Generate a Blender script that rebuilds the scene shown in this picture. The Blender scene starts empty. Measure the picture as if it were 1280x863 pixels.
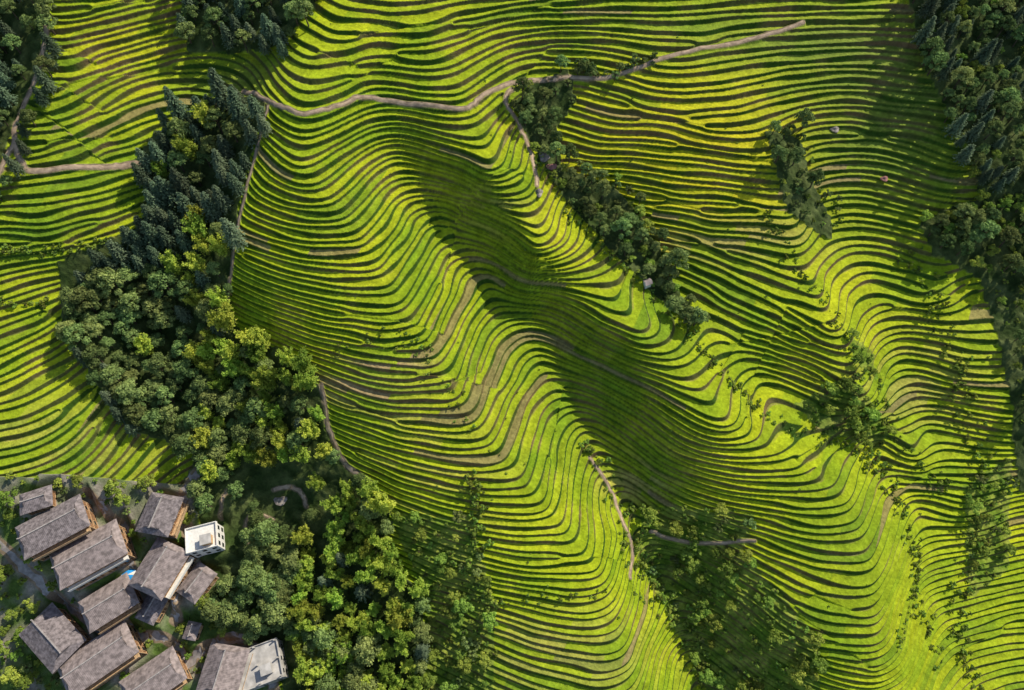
import bpy, math, random
import numpy as np
from mathutils import Vector, Matrix
random.seed(7); rng=np.random.default_rng(7)
K=0.22; A=math.radians(28); SA,CA=math.sin(A),math.cos(A); D=187.7
STEP=10.2
RS=1.1
scene=bpy.context.scene
# ---------------------------------------------------------------- helpers
def link(o,parent=None):
    scene.collection.objects.link(o)
    if parent: o.parent=parent
    return o
def empty(name,loc=(0,0,0),rz=0):
    e=bpy.data.objects.new(name,None); e.location=loc; e.rotation_euler=(0,0,rz); link(e); e.empty_display_size=1; return e
def mesh_np(name,V,F,mats=(),smooth=False,mi=None):
    me=bpy.data.meshes.new(name)
    V=np.asarray(V,dtype=np.float32); F=np.asarray(F,dtype=np.int32)
    n=F.shape[1]
    me.vertices.add(len(V)); me.vertices.foreach_set('co',V.ravel())
    me.loops.add(F.size); me.loops.foreach_set('vertex_index',F.ravel())
    me.polygons.add(len(F)); me.polygons.foreach_set('loop_start',np.arange(0,F.size,n,dtype=np.int32))
    me.polygons.foreach_set('loop_total',np.full(len(F),n,dtype=np.int32))
    for m in mats: me.materials.append(m)
    if mi is not None: me.polygons.foreach_set('material_index',np.asarray(mi,dtype=np.int32))
    me.polygons.foreach_set('use_smooth',np.full(len(F),smooth))
    me.update(calc_edges=True)
    return me
class G:
    def __init__(s): s.v=[];s.f=[];s.m=[]
    def box(s,cx,cy,cz,sx,sy,sz,m=0,rz=0):
        b=len(s.v);c,sn=math.cos(rz),math.sin(rz)
        for dz in(-.5,.5):
            for dx,dy in((-.5,-.5),(.5,-.5),(.5,.5),(-.5,.5)):
                x=dx*sx;y=dy*sy
                s.v.append((cx+x*c-y*sn,cy+x*sn+y*c,cz+dz*sz))
        for q in((3,2,1,0),(4,5,6,7),(0,1,5,4),(1,2,6,5),(2,3,7,6),(3,0,4,7)):
            s.f.append([b+i for i in q]);s.m.append(m)
    def poly(s,pts,m=0):
        b=len(s.v); s.v+=pts; s.f.append(list(range(b,b+len(pts)))); s.m.append(m)
    def obj(s,name,mats,parent=None,smooth=False):
        me=bpy.data.meshes.new(name); me.from_pydata(s.v,[],s.f)
        for m in mats: me.materials.append(m)
        for p,m in zip(me.polygons,s.m): p.material_index=m; p.use_smooth=smooth
        me.update(); o=bpy.data.objects.new(name,me); link(o,parent); return o
# ---------------------------------------------------------------- materials
def mat(name,col,rough=.85,var=.25,scale=1.5,bump=0,bscale=8,spec=.2,col2=None):
    m=bpy.data.materials.new(name); m.use_nodes=True; nt=m.node_tree; N=nt.nodes; L=nt.links
    b=N['Principled BSDF']; b.inputs['Roughness'].default_value=rough; b.inputs['Specular IOR Level'].default_value=spec
    tc=N.new('ShaderNodeTexCoord'); no=N.new('ShaderNodeTexNoise'); no.inputs['Scale'].default_value=scale; no.inputs['Detail'].default_value=6
    L.new(tc.outputs['Object'],no.inputs['Vector'])
    r=N.new('ShaderNodeValToRGB'); c2=col2 or [c*(1+var*1.6) for c in col]
    r.color_ramp.elements[0].position=.35; r.color_ramp.elements[1].position=.65
    r.color_ramp.elements[0].color=(*[c*(1-var) for c in col],1); r.color_ramp.elements[1].color=(*c2,1)
    L.new(no.outputs['Fac'],r.inputs['Fac']); L.new(r.outputs['Color'],b.inputs['Base Color'])
    if bump:
        n2=N.new('ShaderNodeTexNoise'); n2.inputs['Scale'].default_value=bscale; L.new(tc.outputs['Object'],n2.inputs['Vector'])
        bp=N.new('ShaderNodeBump'); bp.inputs['Strength'].default_value=bump; bp.inputs['Distance'].default_value=.1
        L.new(n2.outputs['Fac'],bp.inputs['Height']); L.new(bp.outputs['Normal'],b.inputs['Normal'])
    return m
def leafmat(name,c1,c2,transl=.3):
    m=bpy.data.materials.new(name); m.use_nodes=True; nt=m.node_tree; N=nt.nodes; L=nt.links
    N.remove(N['Principled BSDF']); out=N['Material Output']
    at=N.new('ShaderNodeAttribute'); at.attribute_name='tint'
    oi=N.new('ShaderNodeObjectInfo')
    mx=N.new('ShaderNodeMix'); mx.data_type='RGBA'; mx.inputs[6].default_value=(*c1,1); mx.inputs[7].default_value=(*c2,1)
    L.new(at.outputs['Fac'],mx.inputs[0])
    hs=N.new('ShaderNodeHueSaturation'); hs.inputs['Saturation'].default_value=.92
    def mr(a,b,src):
        n=N.new('ShaderNodeMapRange'); n.inputs['To Min'].default_value=a; n.inputs['To Max'].default_value=b; L.new(src,n.inputs['Value']); return n.outputs[0]
    L.new(mr(.465,.52,oi.outputs['Random']),hs.inputs['Hue'])
    w=N.new('ShaderNodeTexWhiteNoise'); w.noise_dimensions='1D'; L.new(oi.outputs['Random'],w.inputs['W'])
    L.new(mr(.7,1.6,w.outputs['Value']),hs.inputs['Value'])
    L.new(mx.outputs[2],hs.inputs['Color'])
    d=N.new('ShaderNodeBsdfDiffuse'); t=N.new('ShaderNodeBsdfTranslucent'); ms=N.new('ShaderNodeMixShader'); ms.inputs[0].default_value=transl
    L.new(hs.outputs[0],d.inputs[0]); L.new(hs.outputs[0],t.inputs[0]); L.new(d.outputs[0],ms.inputs[1]); L.new(t.outputs[0],ms.inputs[2]); L.new(ms.outputs[0],out.inputs[0])
    return m
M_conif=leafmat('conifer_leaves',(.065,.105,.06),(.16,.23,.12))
M_broad=leafmat('broad_leaves',(.085,.145,.04),(.24,.33,.08))
M_bamb=leafmat('bamboo_leaves',(.18,.30,.02),(.42,.52,.04),.4)
M_shrub=leafmat('shrub_leaves',(.12,.22,.025),(.30,.41,.04))
M_bark=mat('bark',(.09,.065,.045),bump=.5)
M_culm=mat('culm',(.14,.18,.05))
M_tile=mat('roof_tiles',(.235,.195,.185),var=.3,scale=.9,bump=.8,bscale=5)
M_tile2=mat('roof_tiles_weathered',(.18,.155,.155),var=.35,scale=1.2,bump=.8,bscale=5)
M_ridge=mat('ridge_mortar',(.32,.29,.27),var=.2)
M_wood=mat('timber_wall',(.24,.13,.065),var=.3,scale=2)
M_wood2=mat('timber_pale',(.46,.31,.17),var=.25,scale=2)
M_white=mat('lime_plaster',(.7,.68,.62),var=.08)
M_conc=mat('concrete',(.4,.38,.35),var=.2,scale=.5,bump=.3)
M_dark=mat('window_glass',(.02,.025,.03),rough=.2,spec=.6)
M_stone=mat('stone_base',(.24,.21,.18),var=.35,scale=1.2,bump=.8,bscale=3)
M_path=mat('dirt_path',(.38,.28,.19),var=.25,scale=.6,bump=.4)
M_path2=mat('stone_paving',(.32,.29,.27),var=.25,scale=.7,bump=.4)
M_blue=mat('blue_canvas',(.03,.3,.7),var=.1)
M_red=mat('red_soil',(.3,.14,.12),var=.2)
# ---------------------------------------------------------------- contour map
C={
0:[(-60,15),(0,10),(80,25),(150,5),(280,-40),(340,-30),(400,0),(550,25),(700,-5),(900,-30),(1100,-40),(1280,-30)],
100:[(-60,100),(0,100),(60,130),(110,115),(160,80),(230,50),(290,60),(340,110),(390,150),(430,138),(470,118),(520,128),(575,135),(610,112),(645,86),(720,72),(850,90),(950,70),(1050,60),(1150,75),(1280,60)],
200:[(-60,225),(0,235),(50,232),(110,212),(160,185),(220,150),(270,155),(330,215),(385,258),(430,245),(465,205),(495,190),(550,205),(610,225),(640,208),(658,175),(690,158),(750,172),(850,180),(980,185),(1010,158),(1060,145),(1150,160),(1200,190),(1280,175)],
300:[(-60,335),(0,325),(80,315),(140,290),(200,250),(245,250),(290,300),(340,330),(400,345),(470,338),(510,285),(550,252),(600,270),(670,320),(700,310),(720,270),(755,235),(850,262),(950,280),(995,275),(1030,240),(1080,230),(1150,250),(1200,265),(1280,260)],
400:[(-60,440),(0,425),(60,400),(110,360),(160,335),(220,335),(285,370),(350,405),(430,428),(520,425),(550,400),(580,355),(615,328),(680,355),(750,402),(795,425),(825,385),(850,350),(900,372),(980,395),(1035,405),(1070,355),(1110,335),(1180,360),(1230,345),(1290,350)],
500:[(-60,555),(0,545),(60,520),(115,470),(160,420),(250,420),(330,450),(400,490),(480,515),(560,535),(605,525),(645,465),(680,432),(750,462),(840,512),(900,535),(932,495),(960,470),(1020,485),(1080,495),(1115,450),(1150,435),(1210,455),(1290,450)],
600:[(-60,650),(0,645),(80,625),(145,580),(200,525),(300,520),(380,545),(430,570),(500,600),(600,628),(665,622),(702,565),(740,525),(830,575),(950,618),(1045,622),(1085,580),(1110,545),(1150,555),(1180,525),(1240,535),(1300,540)],
700:[(-60,730),(0,720),(100,700),(250,650),(400,630),(480,660),(580,705),(690,735),(750,720),(772,665),(795,615),(850,645),(950,700),(1050,735),(1110,710),(1145,655),(1170,625),(1220,630),(1300,610)],
800:[(-60,830),(0,820),(150,790),(300,740),(450,730),(540,770),(620,810),(710,838),(780,820),(815,760),(835,705),(880,735),(960,800),(1060,840),(1130,810),(1175,735),(1220,715),(1300,690)],
900:[(-60,930),(0,920),(200,890),(400,850),(560,880),(650,915),(750,935),(820,900),(850,840),(880,815),(920,840),(1000,890),(1120,915),(1185,845),(1230,810),(1300,790)],
1000:[(-60,1020),(300,980),(700,1020),(880,940),(1130,1000),(1300,900)],
-100:[(-60,-90),(300,-130),(700,-95),(1000,-110),(1300,-110)],
}
P=[];T=[]
for v,l in C.items():
    for p in l: P.append(p);T.append(v)
P=np.array(P,float)/300;T=np.array(T,float)/300
def U(r2): return np.where(r2>1e-12,.5*r2*np.log(np.maximum(r2,1e-12)),0)
n=len(P); d2=((P[:,None]-P[None])**2).sum(-1)
Mx=np.zeros((n+3,n+3)); Mx[:n,:n]=U(d2)+np.eye(n)*0.0008; Mx[:n,n]=1; Mx[:n,n+1:]=P; Mx[n,:n]=1; Mx[n+1:,:n]=P.T
sol=np.linalg.solve(Mx,np.concatenate([T,np.zeros(3)]))
def tps(X,Y):
    sh=X.shape; q=np.stack([X.ravel(),Y.ravel()],1)/300
    r=U(((q[:,None]-P[None])**2).sum(-1))@sol[:n]+sol[n]+q@sol[n+1:]
    return r.reshape(sh)*300
CX0,CY0,CD=-130,-130,5.0
NXc=int(1540/CD)+1; NYc=int(1130/CD)+1
cx=CX0+CD*np.arange(NXc); cy=CY0+CD*np.arange(NYc)
def wmat(x,x0,dx,n):
    t=np.clip((x-x0)/dx,1,n-2.001); i=np.floor(t).astype(int); f=t-i
    W=np.zeros((len(x),n)); r=np.arange(len(x))
    W[r,i-1]+=-.5*f+f*f-.5*f**3; W[r,i]+=1-2.5*f*f+1.5*f**3; W[r,i+1]+=.5*f+2*f*f-1.5*f**3; W[r,np.minimum(i+2,n-1)]+=-.5*f*f+.5*f**3
    return W.astype(np.float32)
gx=np.arange(-70,1350.1,.88); gy=np.arange(-70,935.1,.8)
def ext(a,far):
    k=np.cumsum(np.geomspace(2,far*.16,26))
    return np.concatenate([(a[0]-k)[::-1],a,a[-1]+k])
gx=ext(gx,4000); gy=ext(gy,3500)
NX,NY=len(gx),len(gy)
gxc=np.clip(gx,-115,1395); gyc=np.clip(gy,-115,980)
WX=wmat(gxc,CX0,CD,NXc); WY=wmat(gyc,CY0,CD,NYc)
def up(c): return WY@c.astype(np.float32)@WX.T
XX,YY=np.meshgrid(cx,cy)
Vc=np.zeros_like(XX)
for i in range(0,NYc,20): Vc[i:i+20]=tps(XX[i:i+20],YY[i:i+20])
Vc=YY+RS*(Vc-YY)
# crest and gully lines sharpen the relief
def pdist(pts):
    o=np.full(XX.shape,1e9)
    for (x1,y1),(x2,y2) in zip(pts[:-1],pts[1:]):
        dx,dy=x2-x1,y2-y1; t=np.clip(((XX-x1)*dx+(YY-y1)*dy)/(dx*dx+dy*dy),0,1); o=np.minimum(o,np.hypot(XX-x1-t*dx,YY-y1-t*dy))
    return o
for pts,amp,sg in (([(385,230),(430,285),(470,338),(525,425),(590,533),(665,622),(745,712),(780,800),(800,900)],-12,30),
 ([(610,228),(675,322),(795,425),(905,537),(1050,622),(1085,715),(1085,830)],-10,26),
 ([(985,190),(1000,280),(1038,405),(1085,495),(1155,560),(1180,640)],-9,24),
 ([(495,190),(553,252),(615,328),(682,432),(742,525),(792,612),(828,700),(862,800),(890,880)],7,26),
 ([(690,155),(757,235),(850,350),(960,468),(1110,543),(1172,622)],7,24)):
    d=pdist(pts); Vc+=amp*np.exp(-(np.sqrt(d*d+225)-15)/sg)
def noise(seed,sc,sy=None):
    sy=sy or sc; r=np.random.default_rng(seed)
    nx=int(1560/sc)+5; ny=int(1150/sy)+5
    c=r.uniform(-1,1,(ny,nx))
    return wmat(gyc,CY0-2*sy,sy,ny)@c.astype(np.float32)@wmat(gxc,CX0-2*sc,sc,nx).T
def pip(poly,X,Y):
    ins=np.zeros(X.shape,bool); m=len(poly)
    for i in range(m):
        x1,y1=poly[i];x2,y2=poly[(i+1)%m]
        if y1==y2: continue
        c=((y1>Y)!=(y2>Y))&(X<(x2-x1)*(Y-y1)/(y2-y1)+x1); ins^=c
    return ins
F_top=[(215,-120),(405,-120),(395,0),(350,55),(300,48),(225,40)]
F_left=[(235,118),(300,110),(335,130),(312,200),(298,260),(290,330),(278,380),(300,410),(385,450),(402,500),(408,560),(455,590),(488,630),(480,665),(500,710),(530,745),(525,863),(520,940),(330,940),(350,863),(320,810),(255,775),(235,700),(240,640),(215,600),(232,560),(215,545),(150,530),(110,470),(75,410),(72,330),(125,300),(195,262),(163,200),(185,150)]
F_tl=[(-120,-120),(50,-120),(62,30),(52,110),(25,170),(5,225),(-120,300)]
F_right=[(1130,-120),(1400,-120),(1400,360),(1290,350),(1235,330),(1180,305),(1160,262),(1232,240),(1215,190),(1190,130),(1165,80)]
F_right2=[(1240,325),(1400,330),(1400,640),(1305,600),(1285,540),(1278,480),(1262,410)]
F_val=[(640,125),(665,90),(712,72),(722,110),(692,150),(705,190),(770,212),(805,250),(835,300),(852,345),(885,395),(862,402),(815,350),(760,290),(705,230),(665,172)]
F_mid=[(958,158),(1008,155),(1022,205),(1050,245),(1055,285),(990,262),(972,210)]
F_low=[(810,622),(945,645),(930,690),(975,745),(1010,800),(1040,940),(925,940),(880,830),(830,740),(800,680)]
F_bc=[(485,640),(590,650),(615,745),(620,863),(620,940),(520,940),(530,745)]
F_s6=[(1000,500),(1060,470),(1130,530),(1110,550),(1030,540)]
F_s7=[(1225,600),(1285,560),(1300,700),(1245,740),(1235,680)]
F_s8=[(1060,415),(1100,430),(1110,470),(1070,450)]
VIL=[(-120,610),(60,600),(230,600),(245,700),(262,775),(325,815),(350,880),(340,990),(-120,990)]
def mask(polys):
    m=np.zeros(XX.shape)
    for p in polys: m=np.maximum(m,pip(p,XX,YY))
    return up(m)
nA=noise(1,60); nB=noise(2,22); nC=noise(3,9); nD=noise(4,200); nE=noise(5,3.6); nF=noise(6,110); nG=noise(8,35)
FX=np.broadcast_to(gxc[None,:].astype(np.float32),(NY,NX)); FY=np.broadcast_to(gyc[:,None].astype(np.float32),(NY,NX))
def sharp(m,a=.35,b=.65,k=.25): 
    q=np.clip((m+k*nB*(m>.01)*(m<.99)-a)/(b-a),0,1); return q*q*(3-2*q)
woods=sharp(mask([F_top,F_left,F_tl,F_right,F_right2,F_val,F_mid]))
scrub=sharp(mask([F_low,F_bc,F_s6,F_s7,F_s8]))
vil=sharp(mask([VIL]))
Vf=up(Vc)
outx=np.maximum(0,np.abs(gx-640)-760)[None,:]; outy=np.maximum(0,np.abs(gy-432)-550)[:,None]
Vf=Vf+(np.broadcast_to(gy[:,None],Vf.shape)-gyc[:,None])
Vf=Vf+nF*5+nA*4+nG*1.7+nB*.6
VS=K*SA
H=(431.5-Vf)*VS
HOUSES=[(58,655,17,9.5,32,7),(104,690,18,10.5,32,7.5),(131,752,13,9,35,6),(60,796,15,10,-38,6),(117,822,19,10,37,7.5),(187,850,15,9.5,36,6.5),
 (196,641,10,9,80,6),(196,709,13,10.5,68,7.5),(243,727,8,6,60,4),(187,757,7,5,70,4),(276,838,12,11,82,7),(237,788,4,3.4,80,2.5),(38,622,7,5,20,3.5)]
def hgt_i(px,py):
    i=int(np.clip(np.searchsorted(gy,py),0,NY-1)); j=int(np.clip(np.searchsorted(gx,px),0,NX-1)); return i,j
def base_of(px,py,h):
    i,j=hgt_i(px,py); d=float(H[i,j])-(431.5-py)*VS
    h=h+d; s=(px-640)*K; t=(431.5-py)*K; k=1-h*CA/D
    return 640+s*k/K, 431.5-(t*k-h*SA)/K
plats=[]
for (x,y,L_,W_,a,h) in HOUSES:
    bx,by=base_of(x,y,h+1.5); i,j=hgt_i(bx,by)
    plats.append((bx,by,L_*.88,W_*.88,math.radians(a),float(H[i,j])))
bx,by=base_of(252,672,6); WB=(bx,by,6.5,8,math.radians(-75)); i,j=hgt_i(bx,by); plats.append((*WB,float(H[i,j])))
bx,by=base_of(322,832,6); CB=(bx,by,10,12,math.radians(-70)); i,j=hgt_i(bx,by); plats.append((*CB,float(H[i,j])))
num=np.zeros_like(H);den=np.zeros_like(H);wm=np.zeros_like(H)
for (bx,by,L_,W_,a,z) in plats:
    X=(FX-bx)*K; Y=-(FY-by)*K*CA
    lx=np.abs(X*math.cos(a)+Y*math.sin(a))-L_/2; ly=np.abs(-X*math.sin(a)+Y*math.cos(a))-W_/2
    d=np.maximum(np.maximum(lx,ly),0)
    w=np.clip(1-(d-1.0)/2.5,0,1); w=w*w*(3-2*w)
    ww=np.exp(-d*1.5)*(w>0)
    num+=ww*z;den+=ww;wm=np.maximum(wm,w)
H=np.where(den>1e-6,H*(1-wm)+wm*num/np.maximum(den,1e-6),H)
PATHS=[([(298,102),(315,112),(332,128),(360,150),(390,165),(430,150),(460,131),(520,140),(580,148),(605,125),(640,98),(680,86),(720,82),(770,85),(850,60),(940,35),(1012,10)],1.0,0),
([(58,-20),(64,30),(62,60),(50,110),(30,160),(28,190),(38,215),(52,226),(110,215),(140,208),(168,196)],1.3,0),
([(28,190),(15,215),(3,245),(-20,290)],1.2,0),
([(338,140),(322,190),(306,250),(290,320),(277,370)],.8,0),
([(740,560),(768,600),(782,640),(795,680),(790,720)],.7,0),
([(640,105),(632,125),(650,150),(665,185),(672,230)],.9,0),
([(400,480),(408,530),(425,570),(462,602)],1.2,0),
([(820,655),(870,672),(945,676)],.7,0),
([(330,600),(352,598),(366,606),(372,622)],1.1,0),([(262,640),(268,610),(275,600)],.8,0),([(298,672),(294,650),(305,632),(330,640)],.7,0),
([(0,672),(30,705),(62,738),(98,768),(138,792),(175,795),(206,800),(222,835),(215,880)],3.0,1),
([(215,775),(222,735),(232,700),(228,660),(215,620),(232,580)],2.4,1),
([(150,790),(165,730),(160,700),(140,650),(110,615)],2.4,1),
([(222,835),(262,800),(300,800),(335,850),(340,900)],2.6,1),
]
pd=np.full((NY,NX),99.,np.float32)
def smoothpoly(pts,n=8):
    p=[pts[0]]+list(pts)+[pts[-1]]; o=[]
    for i in range(1,len(p)-2):
        for k in range(n):
            t=k/n; q=[]
            for c in(0,1):
                a,b,c_,d=p[i-1][c],p[i][c],p[i+1][c],p[i+2][c]
                q.append(.5*(2*b+(c_-a)*t+(2*a-5*b+4*c_-d)*t*t+(-a+3*b-3*c_+d)*t**3))
            o.append(tuple(q))
    o.append(tuple(pts[-1])); return o
SP=[]
for pts,w,kind in PATHS:
    r0=np.random.default_rng(len(SP)); sp=smoothpoly(pts,6)
    sp=[(x+r0.uniform(-1,1),y+r0.uniform(-1,1)) for x,y in sp]
    SP.append((sp,w,kind))
    for (x1,y1),(x2,y2) in zip(sp[:-1],sp[1:]):
        R=14
        i0,i1=np.searchsorted(gy,[min(y1,y2)-R,max(y1,y2)+R]); j0,j1=np.searchsorted(gx,[min(x1,x2)-R,max(x1,x2)+R])
        if i1<=i0 or j1<=j0: continue
        X=FX[i0:i1,j0:j1]-x1;Y=FY[i0:i1,j0:j1]-y1;dx,dy=x2-x1,y2-y1;l=dx*dx+dy*dy+1e-9
        t=np.clip((X*dx+Y*dy)/l,0,1); d=np.hypot(X-t*dx,Y-t*dy)*K-w/2
        pd[i0:i1,j0:j1]=np.minimum(pd[i0:i1,j0:j1],d)
pmask=np.clip(1-(pd-.1)/.6,0,1)
# --- terrace phase with forks
ph=-Vf/STEP + nD*1.5
r2=np.random.default_rng(11)
for k in range(85):
    x=r2.uniform(0,1260);y=r2.uniform(0,860);l=r2.uniform(35,130)
    i,j=hgt_i(x,y)
    gyv=(Vf[min(i+12,NY-1),j]-Vf[i-12,j]);gxv=(Vf[i,min(j+12,NX-1)]-Vf[i,j-12]); g=math.hypot(gxv,gyv)+1e-6
    tx,ty=gyv/g,-gxv/g
    ax,ay=FX-x,FY-y; bx_,by_=ax-tx*l,ay-ty*l
    ph=ph+np.arctan2(ay*bx_-ax*by_,ax*bx_+ay*by_)/(2*math.pi)
arg=ph*2.3+nA*2.0+nD*3
dph=1+.30*np.cos(arg); ph=ph+(.30/2.3)*np.sin(arg)
f=ph-np.floor(ph); lev=np.floor(ph)
RW=.21
Tt=np.where(f<1-RW,f*.04,.04*(1-RW)+(f-(1-RW))/RW*(1-.04*(1-RW)))
lip=np.exp(-((f-.05)/.05)**2)*.08
terr=(1-woods)*(1-scrub*.1)*(1-vil)*(1-pmask)
inner=((outx<=0)&(outy<=0)).astype(np.float32)
terr=terr*inner
step_h=STEP*VS/dph
Z=H+terr*((Tt-f)*step_h+lip)+(woods+scrub*.5)*(nC*.5+nE*.25)*.6+terr*nE*.05
def mixc(a,b,t): return a*(1-t[...,None])+b*t[...,None]
def sat(x): return np.clip(x,0,1)
hsh=lambda a,b: (np.sin(a*12.9898+b*78.233)*43758.5453)%1.0
cell=np.floor((FX+FY*.4+ (hsh(lev,lev*0+3)*160))/ (60+120*hsh(lev,lev*0+7)))
hr=hsh(lev,cell).astype(np.float32); hr2=hsh(lev+31,cell*1.7).astype(np.float32)
c=np.array
col=mixc(np.broadcast_to(c([.20,.315,.012]),(NY,NX,3)),c([.43,.475,.013]),sat(.5+.3*nA+.5*(hr-.5)+.15*nB))
deep=sat(-nD*.4+.02+(hr2<.12)*.4); col=mixc(col,c([.12,.22,.016]),deep)
def gauss(x,y,sx,sy): return np.exp(-((FX-x)/sx)**2-((FY-y)/sy)**2)
col=mixc(col,c([.54,.46,.015]),sat(gauss(880,190,170,110)*.7*(.5+.8*hr)+gauss(150,70,60,80)*.5*hr+gauss(480,300,90,120)*.25*hr))
col=mixc(col,c([.15,.21,.035]),sat(gauss(1130,120,110,110)*.8+gauss(1000,30,220,45)*.6+gauss(290,90,60,35)*.8))  # muted upper right; last term paints the top forest's shade into the terraces
brown=gauss(478,480,62,24)*1.5+gauss(520,505,40,18)
bare=sat((brown+gauss(920,290,110,25)*.5+gauss(680,820,140,50)*.35+gauss(1150,470,90,60)*.35+gauss(90,560,110,60)*.25+gauss(540,600,90,70)*.25+gauss(800,590,50,30)*.5+gauss(620,265,40,25)*.3)*(.1+1.2*(hr>.6)))
col=mixc(col,c([.33,.25,.11]),bare)
col=mixc(col,c([.25,.17,.10]),((hr2>.975)*.7).astype(np.float32))
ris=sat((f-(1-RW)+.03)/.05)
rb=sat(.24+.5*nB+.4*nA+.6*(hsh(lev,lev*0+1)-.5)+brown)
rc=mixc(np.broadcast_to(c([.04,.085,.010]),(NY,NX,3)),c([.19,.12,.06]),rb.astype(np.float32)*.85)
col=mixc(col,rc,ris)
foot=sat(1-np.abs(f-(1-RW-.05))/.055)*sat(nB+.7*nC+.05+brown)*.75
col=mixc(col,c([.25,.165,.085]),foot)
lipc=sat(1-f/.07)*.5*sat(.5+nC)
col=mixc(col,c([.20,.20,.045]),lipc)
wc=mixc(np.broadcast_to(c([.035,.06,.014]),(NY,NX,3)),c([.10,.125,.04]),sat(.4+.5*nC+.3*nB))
sc=mixc(np.broadcast_to(c([.11,.20,.02]),(NY,NX,3)),c([.25,.28,.05]),sat(.4+.5*nC+.4*nB))
vc=mixc(np.broadcast_to(c([.09,.15,.03]),(NY,NX,3)),c([.28,.25,.2]),sat(.4+.8*nB+.3*nC))
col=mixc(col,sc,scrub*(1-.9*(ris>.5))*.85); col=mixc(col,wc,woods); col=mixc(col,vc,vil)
col=mixc(col,c([.27,.20,.13]),sat(1-(pd-.05)/.3)*(1-woods*.3))
col=np.clip(col*(1+.14*nE+.12*nC)[...,None],0.003,1)
X3=np.broadcast_to((gx-640)[None,:]*K,(NY,NX)); Y3=np.broadcast_to((431.5-gy)[:,None]*K*CA,(NY,NX))
VV=np.stack([X3,Y3,Z],-1).reshape(-1,3)
idx=np.arange(NX*NY).reshape(NY,NX)
FF=np.stack([idx[1:,:-1],idx[1:,1:],idx[:-1,1:],idx[:-1,:-1]],-1).reshape(-1,4)
mt=bpy.data.materials.new('rice_terrace_ground'); mt.use_nodes=True; N=mt.node_tree.nodes; L=mt.node_tree.links
b=N['Principled BSDF']; b.inputs['Roughness'].default_value=.9; b.inputs['Specular IOR Level'].default_value=.1
at=N.new('ShaderNodeAttribute'); at.attribute_name='Col'
tc=N.new('ShaderNodeTexCoord')
n1=N.new('ShaderNodeTexNoise'); n1.inputs['Scale'].default_value=1.6; n1.inputs['Detail'].default_value=5; n1.inputs['Roughness'].default_value=.7
L.new(tc.outputs['Object'],n1.inputs['Vector'])
mr=N.new('ShaderNodeMapRange'); mr.inputs['From Min'].default_value=.3; mr.inputs['From Max'].default_value=.7; mr.inputs['To Min'].default_value=.72; mr.inputs['To Max'].default_value=1.28
L.new(n1.outputs['Fac'],mr.inputs['Value'])
vm=N.new('ShaderNodeVectorMath'); vm.operation='SCALE'; L.new(at.outputs['Color'],vm.inputs[0]); L.new(mr.outputs[0],vm.inputs['Scale']); L.new(vm.outputs[0],b.inputs['Base Color'])
n2=N.new('ShaderNodeTexNoise'); n2.inputs['Scale'].default_value=3; n2.inputs['Detail'].default_value=4; L.new(tc.outputs['Object'],n2.inputs['Vector'])
bp=N.new('ShaderNodeBump'); bp.inputs['Strength'].default_value=.65; bp.inputs['Distance'].default_value=.25; L.new(n2.outputs['Fac'],bp.inputs['Height']); L.new(bp.outputs['Normal'],b.inputs['Normal'])
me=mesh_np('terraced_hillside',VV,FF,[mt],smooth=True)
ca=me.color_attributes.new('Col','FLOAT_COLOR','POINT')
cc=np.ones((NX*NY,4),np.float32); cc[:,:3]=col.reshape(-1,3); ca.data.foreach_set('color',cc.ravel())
link(bpy.data.objects.new('terraced_hillside',me))
def W(px,py,dz=0):
    i,j=hgt_i(px,py); return Vector(((px-640)*K,(431.5-py)*K*CA,float(Z[i,j])+dz))
for sp,w,kind in SP:
    pts=[W(x,y) for x,y in sp]; 
    dn=[];
    for a_,b_ in zip(pts[:-1],pts[1:]):
        m_=max(1,int((b_-a_).length/1.0))
        for k in range(m_): dn.append(a_.lerp(b_,k/m_))
    dn.append(pts[-1]); v=[];fa=[]
    for i,p in enumerate(dn):
        t=(dn[min(i+1,len(dn)-1)]-dn[max(i-1,0)]); t.z=0
        if t.length<1e-6: t=Vector((1,0,0))
        t.normalize(); nrm=Vector((-t.y,t.x,0)); ww=w/2*random.uniform(.65,1.15)
        for k in range(4):
            q=p+nrm*ww*(k/1.5-1); g=W(q.x/K+640,431.5-q.y/K/CA); v.append((q.x,q.y,g.z+.12-(.1 if k in(0,3) else 0)))
        if i:
            for k in range(3): fa.append((4*i-4+k,4*i-3+k,4*i+1+k,4*i+k))
    me=mesh_np('p',v,fa,[M_path2 if kind else M_path],smooth=True); link(bpy.data.objects.new('paved_lane' if kind else 'dirt_path',me))
# ---------------------------------------------------------------- vegetation prototypes
def quads(cent,nrm,size,r):
    n=len(cent); nrm=nrm/np.linalg.norm(nrm,axis=1,keepdims=True); a=r.normal(size=(n,3)); u=np.cross(nrm,a); u/=np.linalg.norm(u,axis=1,keepdims=True); w=np.cross(nrm,u)
    s=size[:,None]; e=s*r.uniform(.45,.8,(n,1))
    V=np.stack([cent-u*s,cent-w*e+nrm*s*.12,cent+u*s,cent+w*e+nrm*s*.12],1).reshape(-1,3)
    return V
def tube(p0,p1,r0,r1,k=5):
    p0=np.array(p0,float);p1=np.array(p1,float);d=p1-p0;d/=np.linalg.norm(d)+1e-9;a=np.array([1,0,0]) if abs(d[0])<.8 else np.array([0,1,0])
    u=np.cross(d,a);u/=np.linalg.norm(u);w=np.cross(d,u);o=[]
    for p,r in((p0,r0),(p1,r1)):
        for i in range(k):
            t=2*math.pi*i/k;o.append(p+r*(u*math.cos(t)+w*math.sin(t)))
    return np.array(o),np.array([[i,(i+1)%k,k+(i+1)%k,k+i] for i in range(k)])
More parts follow.
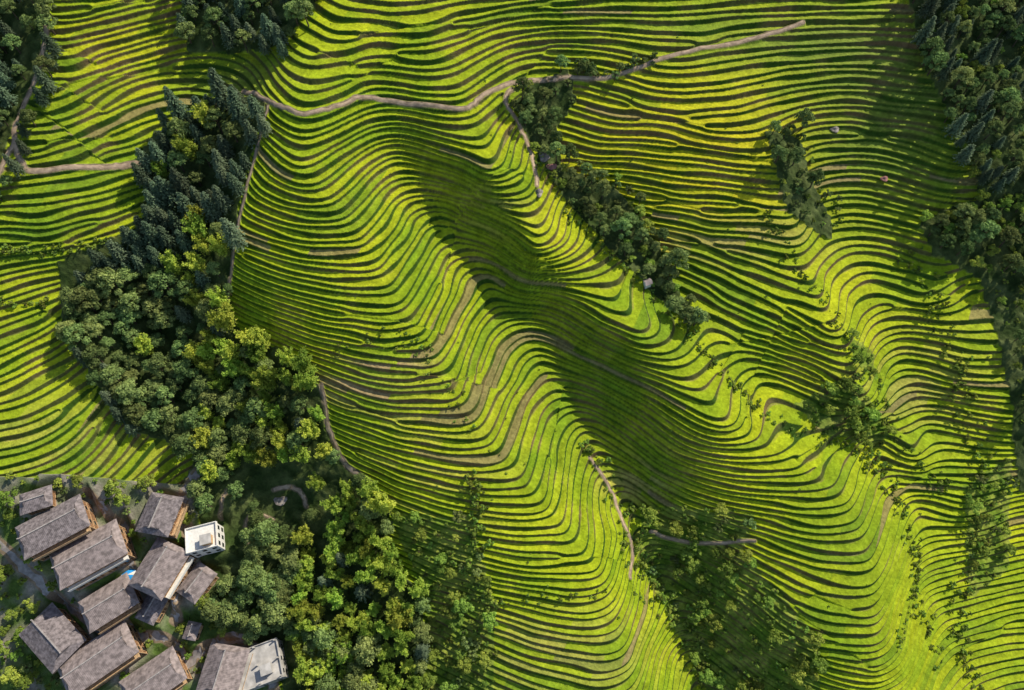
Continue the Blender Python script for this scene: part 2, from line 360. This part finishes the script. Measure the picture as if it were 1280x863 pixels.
def build(name,LV,tint,tubes,ml,mb):
    Vs=[LV];Fs=[np.arange(len(LV)).reshape(-1,4)];mi=[np.zeros(len(LV)//4)];o=len(LV)
    for v,f_ in tubes: Vs.append(v);Fs.append(f_+o);mi.append(np.ones(len(f_)));o+=len(v)
    Vv=np.concatenate(Vs);me=mesh_np(name,Vv,np.concatenate(Fs),[ml,mb],mi=np.concatenate(mi))
    a=me.attributes.new('tint','FLOAT','POINT'); t=np.zeros(len(Vv),np.float32); t[:len(LV)]=np.repeat(tint,4); a.data.foreach_set('value',t); return me
def broad(seed,h=8,R=3.2,ncl=18,nl=90,sz=.3,ml=None):
    r=np.random.default_rng(seed);cs=[];tb=[tube((0,0,-1),(.2,.1,h*.55),.28,.16),tube((.2,.1,h*.55),(0,.2,h*.85),.16,.05)]
    Cn=[];Nn=[];Sz=[];Ti=[]
    for k in range(ncl):
        th=k*2.4+r.uniform(-.4,.4); rr=R*math.sqrt((k+.3)/ncl)*r.uniform(.75,1.05); z=h*(.95-.42*(rr/R)**2)+r.uniform(-.6,.5)
        cc_=np.array([rr*math.cos(th),rr*math.sin(th),z]); q=r.uniform(.75,1.35)*R/3.2
        tb.append(tube((.1,.1,h*.45+r.uniform(0,1)),cc_,.1,.03,4))
        d=r.normal(size=(nl,3));d/=np.linalg.norm(d,axis=1,keepdims=True);d[:,2]=np.where(d[:,2]<-.3,-d[:,2],d[:,2])
        rad=q*r.uniform(.6,1.12,(nl,1)); Cn.append(cc_+d*rad*np.array([1,1,.8]));Nn.append(d+r.normal(size=(nl,3))*.45);Sz.append(r.uniform(.6,1.3,nl)*sz);Ti.append(np.clip(r.uniform(0,1)*.6+r.uniform(0,.5,nl),0,1))
    return build('crown_b%d'%seed,quads(np.concatenate(Cn),np.concatenate(Nn),np.concatenate(Sz),r),np.concatenate(Ti),tb,ml or M_broad,M_bark)
def conifer(seed,h=9,R=2.4):
    r=np.random.default_rng(seed);tb=[tube((0,0,-1),(0,0,h*.97),.22,.03)];Cn=[];Nn=[];Sz=[];Ti=[]
    z=h*.22
    while z<h*.97:
        rad=R*(1-(z/h))**.65*1.15+.15; nb=int(5+rad*2.2); t0=r.uniform(0,6)
        for b_ in range(nb):
            th=t0+b_*2*math.pi/nb+r.uniform(-.2,.2); L_=rad*r.uniform(.7,1.15); m_=int(6+L_*9); s=np.linspace(.1,1,m_)
            dr=np.array([math.cos(th),math.sin(th),0]); pts=dr*(s*L_)[:,None]+np.array([0,0,1])*(z-.35*s**2*L_)[:,None]+r.normal(size=(m_,3))*.14
            tb.append(tube((0,0,z),tuple(dr*L_*.8+np.array([0,0,z-.2*L_])),.04,.012,3))
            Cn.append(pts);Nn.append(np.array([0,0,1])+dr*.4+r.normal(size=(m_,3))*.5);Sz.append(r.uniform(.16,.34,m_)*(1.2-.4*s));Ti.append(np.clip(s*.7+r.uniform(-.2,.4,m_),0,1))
        z+=r.uniform(.42,.6)
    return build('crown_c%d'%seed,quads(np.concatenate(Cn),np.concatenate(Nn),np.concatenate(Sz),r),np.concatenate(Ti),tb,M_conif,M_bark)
def bamboo(seed,h=9):
    r=np.random.default_rng(seed);tb=[];Cn=[];Nn=[];Sz=[];Ti=[]
    for k in range(17):
        th=r.uniform(0,6.28);sp_=r.uniform(.3,2.7);hh=h*r.uniform(.7,1.1);dr=np.array([math.cos(th),math.sin(th),0])
        prev=dr*.3*sp_/2+np.array([0,0,-1]);tt=r.uniform(.1,.7)
        for s in np.linspace(.2,1,6):
            p=dr*(.3+sp_*s**2.2)+np.array([0,0,hh*(s-.18*s**4*(sp_/2))]); tb.append(tube(prev,p,.06*(1.1-s)+.01,.05*(1.05-s)+.005,4));prev=p
            if s>.3:
                m_=int(16+22*s); w_=.75*(1.25-s)+.15
                Cn.append(p+r.normal(size=(m_,3))*np.array([w_,w_,.4])*.75);Nn.append(np.array([0,0,.8])+dr*.4+r.normal(size=(m_,3))*.6);Sz.append(r.uniform(.16,.34,m_));Ti.append(np.clip(tt+r.uniform(-.2,.4,m_),0,1))
    return build('crown_m%d'%seed,quads(np.concatenate(Cn),np.concatenate(Nn),np.concatenate(Sz),r),np.concatenate(Ti),tb,M_bamb,M_culm)
BR=[broad(s,h=7+s%3,R=2.7+.35*(s%3)) for s in range(5)]
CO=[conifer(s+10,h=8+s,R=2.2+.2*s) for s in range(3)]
BA=[bamboo(s+20) for s in range(3)]
SH=[broad(s+30,h=1.5,R=1.05,ncl=6,nl=45,sz=.22,ml=M_shrub) for s in range(3)]
SHD=[broad(s+40,h=2.3,R=1.5,ncl=7,nl=55,sz=.24,ml=M_broad) for s in range(2)]
SHB=[broad(s+50,h=4,R=2.2,ncl=11,nl=80,sz=.27,ml=M_shrub) for s in range(2)]
par={}
def plant(kind,me,px,py,sc,h=0,grp='forest'):
    if grp not in par: par[grp]=empty(grp)
    if h: px,py=base_of(px,py,h)
    if px<400 and py>560:
        for (bx,by,L_,W_,a,z) in plats:
            X=(px-bx)*K; Y=-(py-by)*K*CA
            lx=abs(X*math.cos(a)+Y*math.sin(a))-L_/2; ly=abs(-X*math.sin(a)+Y*math.cos(a))-W_/2
            if max(lx,ly)<(3.6*sc if h else 1.2): return
            if L_ in(6.5,10) and W_ in (8,12) and h and -9<(px-bx)*K<11 and -4<(py-by)*K<10+2: return
    i,j=hgt_i(px,py)
    if pd[i,j]<(.8 if h else .3): return
    p=W(px,py,-.2); o=bpy.data.objects.new(kind,me); o.location=p; s=sc*random.uniform(.85,1.15)
    o.rotation_euler=(random.uniform(-.06,.06),random.uniform(-.06,.06),random.uniform(0,6.28)); o.scale=(s,s,s*random.uniform(.85,1.2)); link(o,par[grp])
def scatter(poly,dist,fn,seed,tries=None):
    r=random.Random(seed); xs=[p[0] for p in poly];ys=[p[1] for p in poly]; x0,x1=max(min(xs),-60),min(max(xs),1340);y0,y1=max(min(ys),-60),min(max(ys),925)
    g={};n_=tries or int((x1-x0)*(y1-y0)/dist**2*9)
    for _ in range(n_):
        x=r.uniform(x0,x1);y=r.uniform(y0,y1)
        if not pip(poly,np.array([x]),np.array([y]))[0]: continue
        d=dist*r.uniform(.8,1.3);k=(int(x//dist),int(y//dist));ok=True
        for a in range(-2,3):
            for b_ in range(-2,3):
                for q in g.get((k[0]+a,k[1]+b_),()):
                    if (q[0]-x)**2+(q[1]-y)**2<d*d: ok=False
        if ok: g.setdefault(k,[]).append((x,y)); fn(x,y,r)
def f_left(x,y,r):
    if abs(x-340)<75 and 580<y<690 and r.random()<.62: return
    pb=.04
    if (x>240 and 240<y<620): pb=.4+.3*(x>300)
    if x>370 and 600<y: pb=.7
    if x>370 and y>660: pb=.9
    u=r.random()
    if u<pb: plant('bamboo',r.choice(BA),x,y,r.uniform(.75,1.15),6,'forest')
    elif y<330 and u<.8: plant('conifer',r.choice(CO),x,y,r.uniform(.75,1.15),6,'forest')
    elif u<.95 : plant('broadleaf',r.choice(BR),x,y,r.uniform(.65,1.15),6,'forest')
    else: plant('conifer',r.choice(CO),x,y,.9,6,'forest')
scatter(F_left,16.5,f_left,1)
def f_dark(x,y,r):
    if r.random()<.5: plant('conifer',r.choice(CO),x,y,r.uniform(.6,1.0),6,'forest')
    else: plant('broadleaf',r.choice(BR),x,y,r.uniform(.5,.95),5,'forest')
scatter(F_top,16,f_dark,2);scatter(F_tl,16,f_dark,3)
def f_right(x,y,r):
    if y<230 and r.random()<.35: plant('conifer',r.choice(CO),x,y,r.uniform(.5,.9),5,'forest')
    else: plant('broadleaf',r.choice(BR+SHB*(1 if y<230 else 4)),x,y,r.uniform(.45,.9),4,'forest')
scatter(F_right,14.5,f_right,4)
scatter(F_right2,14,lambda x,y,r:plant('broadleaf',r.choice(BR[:2]+SHB*4+SH*5),x,y,r.uniform(.4,.8),2,'forest'),41)
def f_sm(x,y,r): plant('broadleaf',r.choice(BR+SHD+SHB),x,y,r.uniform(.45,.85),3,'valley_trees')
scatter(F_val,12,f_sm,5);scatter(F_mid,12,lambda x,y,r:plant('shrub',r.choice(SHD+SH+BR[:1]),x,y,r.uniform(.5,.9),1,'valley_trees'),6)
def f_sh(x,y,r): plant('shrub',r.choice(SH*3+SHD+SHB) if r.random()<.85 else r.choice(SHB),x,y,r.uniform(.4,1.15),0,'shrub_thicket')
for k,pl in enumerate([F_low,F_bc,F_s6,F_s7,F_s8]): scatter(pl,12.5,f_sh,20+k)
scatter(VIL,13,f_sh,30)
scatter([(235,700),(350,720),(430,800),(470,863),(350,863),(320,800),(262,772)],15,lambda x,y,r:plant('broadleaf',r.choice(BR+SHB),x,y,r.uniform(.6,1),5,'forest'),31)
def line_sh(pts,n_,sp_,me,s0,s1,seed):
    r=random.Random(seed); q=smoothpoly(pts,6)
    for _ in range(n_):
        i=r.randrange(len(q)-1);t=r.random(); x=q[i][0]*(1-t)+q[i+1][0]*t+r.gauss(0,sp_);y=q[i][1]*(1-t)+q[i+1][1]*t+r.gauss(0,sp_)
        plant('shrub',r.choice(me),x,y,r.uniform(s0,s1),0,'hillside_bushes')
line_sh([(665,180),(720,260),(790,330),(860,410),(920,480),(990,540),(1080,560),(1140,640),(1160,720),(1120,800)],260,5,SH,.25,.7,1)
line_sh([(740,540),(780,610),(800,690),(850,760),(900,860)],150,8,SH,.3,.9,2)
line_sh([(590,600),(600,660),(590,720),(620,760)],70,6,SH,.3,1.0,3)
line_sh([(960,260),(1000,330),(1050,410),(1110,500),(1150,560),(1200,600)],110,6,SH,.3,.7,4)
line_sh([(1150,300),(1200,400),(1230,500),(1250,620),(1225,760),(1250,860)],170,9,SH,.3,.9,5)
line_sh([(1110,560),(1145,640),(1160,740),(1190,830)],90,7,SH,.3,.8,15)
line_sh([(600,760),(700,750),(800,740),(860,790)],40,5,SH,.25,.6,6)
line_sh([(725,60),(735,75),(745,80),(780,80),(830,66)],60,4,SHD,.4,.9,7)
line_sh([(0,320),(70,318),(130,300)],50,3,SH,.4,.8,8)
line_sh([(60,375),(20,385),(0,375)],25,3,SH,.4,.8,9)
line_sh([(420,440),(520,440),(600,560)],50,8,SH,.25,.6,16)
rr=random.Random(99)
for _ in range(120): plant('shrub',rr.choice(SH),rr.uniform(300,1240),rr.uniform(20,850),rr.uniform(.15,.35),0,'hillside_bushes')
# ---------------------------------------------------------------- houses
def house(k,bx,by,L_,W_,a,z,h):
    e=empty('timber_house',((bx-640)*K,(431.5-by)*K*CA,z),a); r=random.Random(k)
    T_=M_tile if k%3 else M_tile2; fl=max(1,round(h/2.5)); fh=h/fl
    g=G(); g.box(0,0,h/2+.1,L_,W_,h-.2,0)
    for i in range(fl+1): g.box(0,0,min(i*fh+.12,h-.15),L_+.16,W_+.16,.2,1)
    nb=max(2,round(L_/3))
    for i in range(nb+1):
        for s in(-1,1): g.box(-L_/2+L_*i/nb,s*W_/2,h/2,.24,.24,h-.05,1)
    g.obj('walls',[M_wood,M_wood2],e)
    g=G(); g.box(0,0,-1.6,L_+.5,W_+.5,3.2); g.obj('stone_base',[M_stone],e)
    g=G()
    for fl_ in range(fl):
        for i in range(nb):
            cxx=-L_/2+L_*(i+.5)/nb; zz=fl_*fh+fh*.55
            for s in(-1,1):
                if fl_==0 and i==nb//2: continue
                g.box(cxx,s*(W_/2+.03),zz,1.5,.1,1.3,1); g.box(cxx-.34,s*(W_/2+.07),zz,.6,.08,1.1,0); g.box(cxx+.34,s*(W_/2+.07),zz,.6,.08,1.1,0)
        nw=max(1,round(W_/3.5))
        for i in range(nw):
            cy_=-W_/2+W_*(i+.5)/nw; zz=fl_*fh+fh*.55
            for s in(-1,1): g.box(s*(L_/2+.03),cy_,zz,.1,1.4,1.2,1); g.box(s*(L_/2+.07),cy_,zz,.08,1.15,1.0,0)
    g.obj('windows',[M_dark,M_wood2],e)
    g=G(); 
    for s in(-1,1): g.box(-L_/2+L_*(nb//2+.5)/nb,s*(W_/2+.05),1.05,1.5,.12,2.1,0)
    g.obj('door',[M_wood2],e)
    if h>5.5:
        g=G()
        zz=fh*(fl-1)+.1
        g.box(0,-W_/2-.75,zz,L_,1.4,.14,0); g.box(0,-W_/2-1.42,zz+.5,L_,.08,.9,0)
        g.obj('balcony',[M_white if k in(1,7) else M_wood2],e)
    o=1.1 if L_>6 else .6; EX=L_/2+o; EY=W_/2+o*.75; rh=EY*.5; gx_=L_/2-.35; fr=.45; gy_=EY*fr; gz=rh*(1-fr)
    def row(y,zz,x): return (-x,y,h+zz),(x,y,h+zz)
    g=G()
    for s in(-1,1):
        my=EY*.74; mz=rh*(1-.74)*.86; mx_=gx_+(EX-gx_)*((my-gy_)/(EY-gy_))
        a1,a2=row(s*EY,-.05,EX);b1,b2=row(s*my,mz,mx_);c1,c2=row(s*gy_,gz*.96,gx_);r1,r2_=row(0,rh,gx_)
        for q in([a1,a2,b2,b1],[b1,b2,c2,c1],[c1,c2,r2_,r1]): g.poly(q if s<0 else q[::-1])
    for s in(-1,1):
        E=[(s*EX,-EY,h-.05),(s*EX,EY,h-.05)];Mi=[(s*mx_,-my,h+mz),(s*mx_,my,h+mz)];Cc=[(s*gx_,-gy_,h+gz*.96),(s*gx_,gy_,h+gz*.96)]
        for q in([E[0],E[1],Mi[1],Mi[0]],[Mi[0],Mi[1],Cc[1],Cc[0]]): g.poly(q if s>0 else q[::-1])
        g.poly([Cc[0],Cc[1],(s*gx_,0,h+rh)] if s>0 else [Cc[1],Cc[0],(s*gx_,0,h+rh)])
    ro=g.obj('tiled_roof',[T_],e); sm=ro.modifiers.new('s','SOLIDIFY'); sm.thickness=.18; sm.offset=-1
    g=G(); g.box(0,0,h+rh+.1,2*gx_+.5,.3,.26)
    for s in(-1,1): g.box(s*(gx_+.15),0,h+rh+.3,.3,.3,.3)
    g.obj('ridge_cap',[M_ridge],e)
    g=G(); nr=int(2*EX/.4)
    for i in range(nr+1):
        x=-EX+.1+i*(2*EX-.2)/nr
        for s in(-1,1):
            segs=[(EY,-.05),(my,mz),(gy_,gz*.96),(0,rh)]
            lim=[EX,mx_,gx_,gx_]
            for q in range(3):
                if abs(x)>lim[q+1]: continue
                (ya,za),(yb,zb)=segs[q],segs[q+1]
                w_=.06; b_=len(g.v)
                g.v+=[(x-w_,s*ya,h+za+.02),(x,s*ya,h+za+.07),(x+w_,s*ya,h+za+.02),(x-w_,s*yb,h+zb+.02),(x,s*yb,h+zb+.07),(x+w_,s*yb,h+zb+.02)]
                for t_ in((0,1,4,3),(1,2,5,4)): g.f.append([b_+u for u in t_]);g.m.append(0)
    g.obj('tile_ribs',[T_],e)
for k,((x,y,L_,W_,a,h),pt) in enumerate(zip(HOUSES,plats)): house(k,*pt,h)
def flat_house(name,pt,h,unfinished=False):
    bx,by,L_,W_,a,z=pt; e=empty(name,((bx-640)*K,(431.5-by)*K*CA,z),a)
    g=G(); g.box(0,0,h/2-1,L_,W_,h+2,0); g.obj('walls',[M_white if not unfinished else M_conc],e)
    g=G(); g.box(0,0,h+.1,L_+.5,W_+.5,.2,0)
    for s in(-1,1): g.box(0,s*(W_/2+.1),h+.55,L_+.4,.2,.7,0); g.box(s*(L_/2+.1),0,h+.55,.2,W_-.02,.7,0)
    g.obj('roof_parapet',[M_white if not unfinished else M_conc],e)
    g=G(); g.box(L_*.2,W_*.2,h+1.2,2.4,2.6,2.0,0); g.box(L_*.2,W_*.2,h+2.28,2.8,3.0,.15,1); g.obj('stair_head',[M_wood2 if not unfinished else M_conc,M_conc],e)
    g=G()
    for fl_ in range(2):
        for i in range(3):
            for s in(-1,1): g.box(-L_/2+L_*(i+.5)/3,s*(W_/2+.02),1.5+fl_*2.7,1.1,.08,1.3,0); g.box(s*(L_/2+.02),-W_/2+W_*(i+.5)/3,1.5+fl_*2.7,.08,1.1,1.3,0)
    g.obj('windows',[M_dark],e)
    g=G(); g.box(0,-W_/2-.06,1.05,1.2,.12,2.1); g.obj('door',[M_wood2],e)
    if unfinished:
        g=G()
        for i in range(3):
            for j in range(3): g.box(-L_/2+.3+i*(L_-.6)/2,-W_/2+.3+j*(W_-.6)/2,h+1.1,.35,.35,1.8)
        g.obj('columns',[M_conc],e)
flat_house('plastered_house',plats[-2],5.6); flat_house('concrete_house',plats[-1],5.5,True)
p=W(*base_of(158,718,5)); e=empty('blue_parasol',p+Vector((0,0,1.5)))
g=G(); n_=10
for i in range(n_):
    t0,t1=2*math.pi*i/n_,2*math.pi*(i+1)/n_
    g.poly([(2.1*math.cos(t0),2.1*math.sin(t0),2.3),(2.1*math.cos(t1),2.1*math.sin(t1),2.3),(0,0,3.0)],i%5==0)
g.obj('canopy',[M_blue,M_white],e); g=G(); g.box(0,0,.6,.08,.08,4.6); g.obj('pole',[M_wood2],e)
def rock(px,py,s,m):
    import bmesh
    bm=bmesh.new(); bmesh.ops.create_icosphere(bm,subdivisions=3,radius=s)
    for v in bm.verts:
        c_=v.co; v.co=c_*(1+.22*math.sin(c_.x*3/s+px)+.18*math.sin(c_.y*4/s)+.1*math.sin(c_.z*7/s)); v.co.z*=.7
    me=bpy.data.meshes.new('boulder'); bm.to_mesh(me); bm.free(); me.materials.append(m); o=bpy.data.objects.new('boulder',me); o.location=W(px,py,.1); link(o)
for q in((1055,140,1.1,M_stone),(1118,205,.9,M_red),(682,183,1.6,M_stone),(690,197,1.2,M_red),(674,240,1.2,M_stone),(338,615,1.5,M_stone)): rock(*q)
e=empty('field_hut',W(812,346),.4); g=G(); g.box(0,0,.9,1.8,1.4,2.2); g.obj('walls',[M_white],e)
g=G(); g.poly([(-1.1,-1.0,1.9),(1.1,-1.0,1.9),(1.1,0,2.5),(-1.1,0,2.5)]); g.poly([(-1.1,0,2.5),(1.1,0,2.5),(1.1,1.0,1.9),(-1.1,1.0,1.9)]); g.obj('roof',[M_tile],e)
# ---------------------------------------------------------------- camera & light
cam=bpy.data.cameras.new('camera'); cam.lens=24; cam.sensor_width=36; cam.clip_end=6000; cam.clip_start=1
co=bpy.data.objects.new('camera',cam); co.location=(0,-D*SA,D*CA); co.rotation_euler=(A,0,0); link(co); scene.camera=co
EL=math.radians(43); AZ=math.radians(50)
sd=Vector((math.sin(AZ)*math.cos(EL),math.cos(AZ)*math.cos(EL),math.sin(EL)))
sun=bpy.data.lights.new('sun','SUN'); sun.energy=5; sun.angle=math.radians(.5); sun.color=(1,.92,.78)
so=bpy.data.objects.new('sun',sun); so.rotation_euler=sd.to_track_quat('Z','Y').to_euler(); so.location=sd*200; link(so)
w=bpy.data.worlds.new('World'); scene.world=w; w.use_nodes=True; N=w.node_tree.nodes
sk=N.new('ShaderNodeTexSky'); sk.sky_type='NISHITA'; sk.sun_disc=False; sk.sun_elevation=EL; sk.sun_rotation=AZ
bg=N['Background']; bg.inputs['Strength'].default_value=.14; w.node_tree.links.new(sk.outputs[0],bg.inputs[0])
scene.view_settings.view_transform='Standard'; scene.view_settings.look='None'; scene.view_settings.exposure=0
print('objects',len(bpy.data.objects),'terrain',NX*NY)
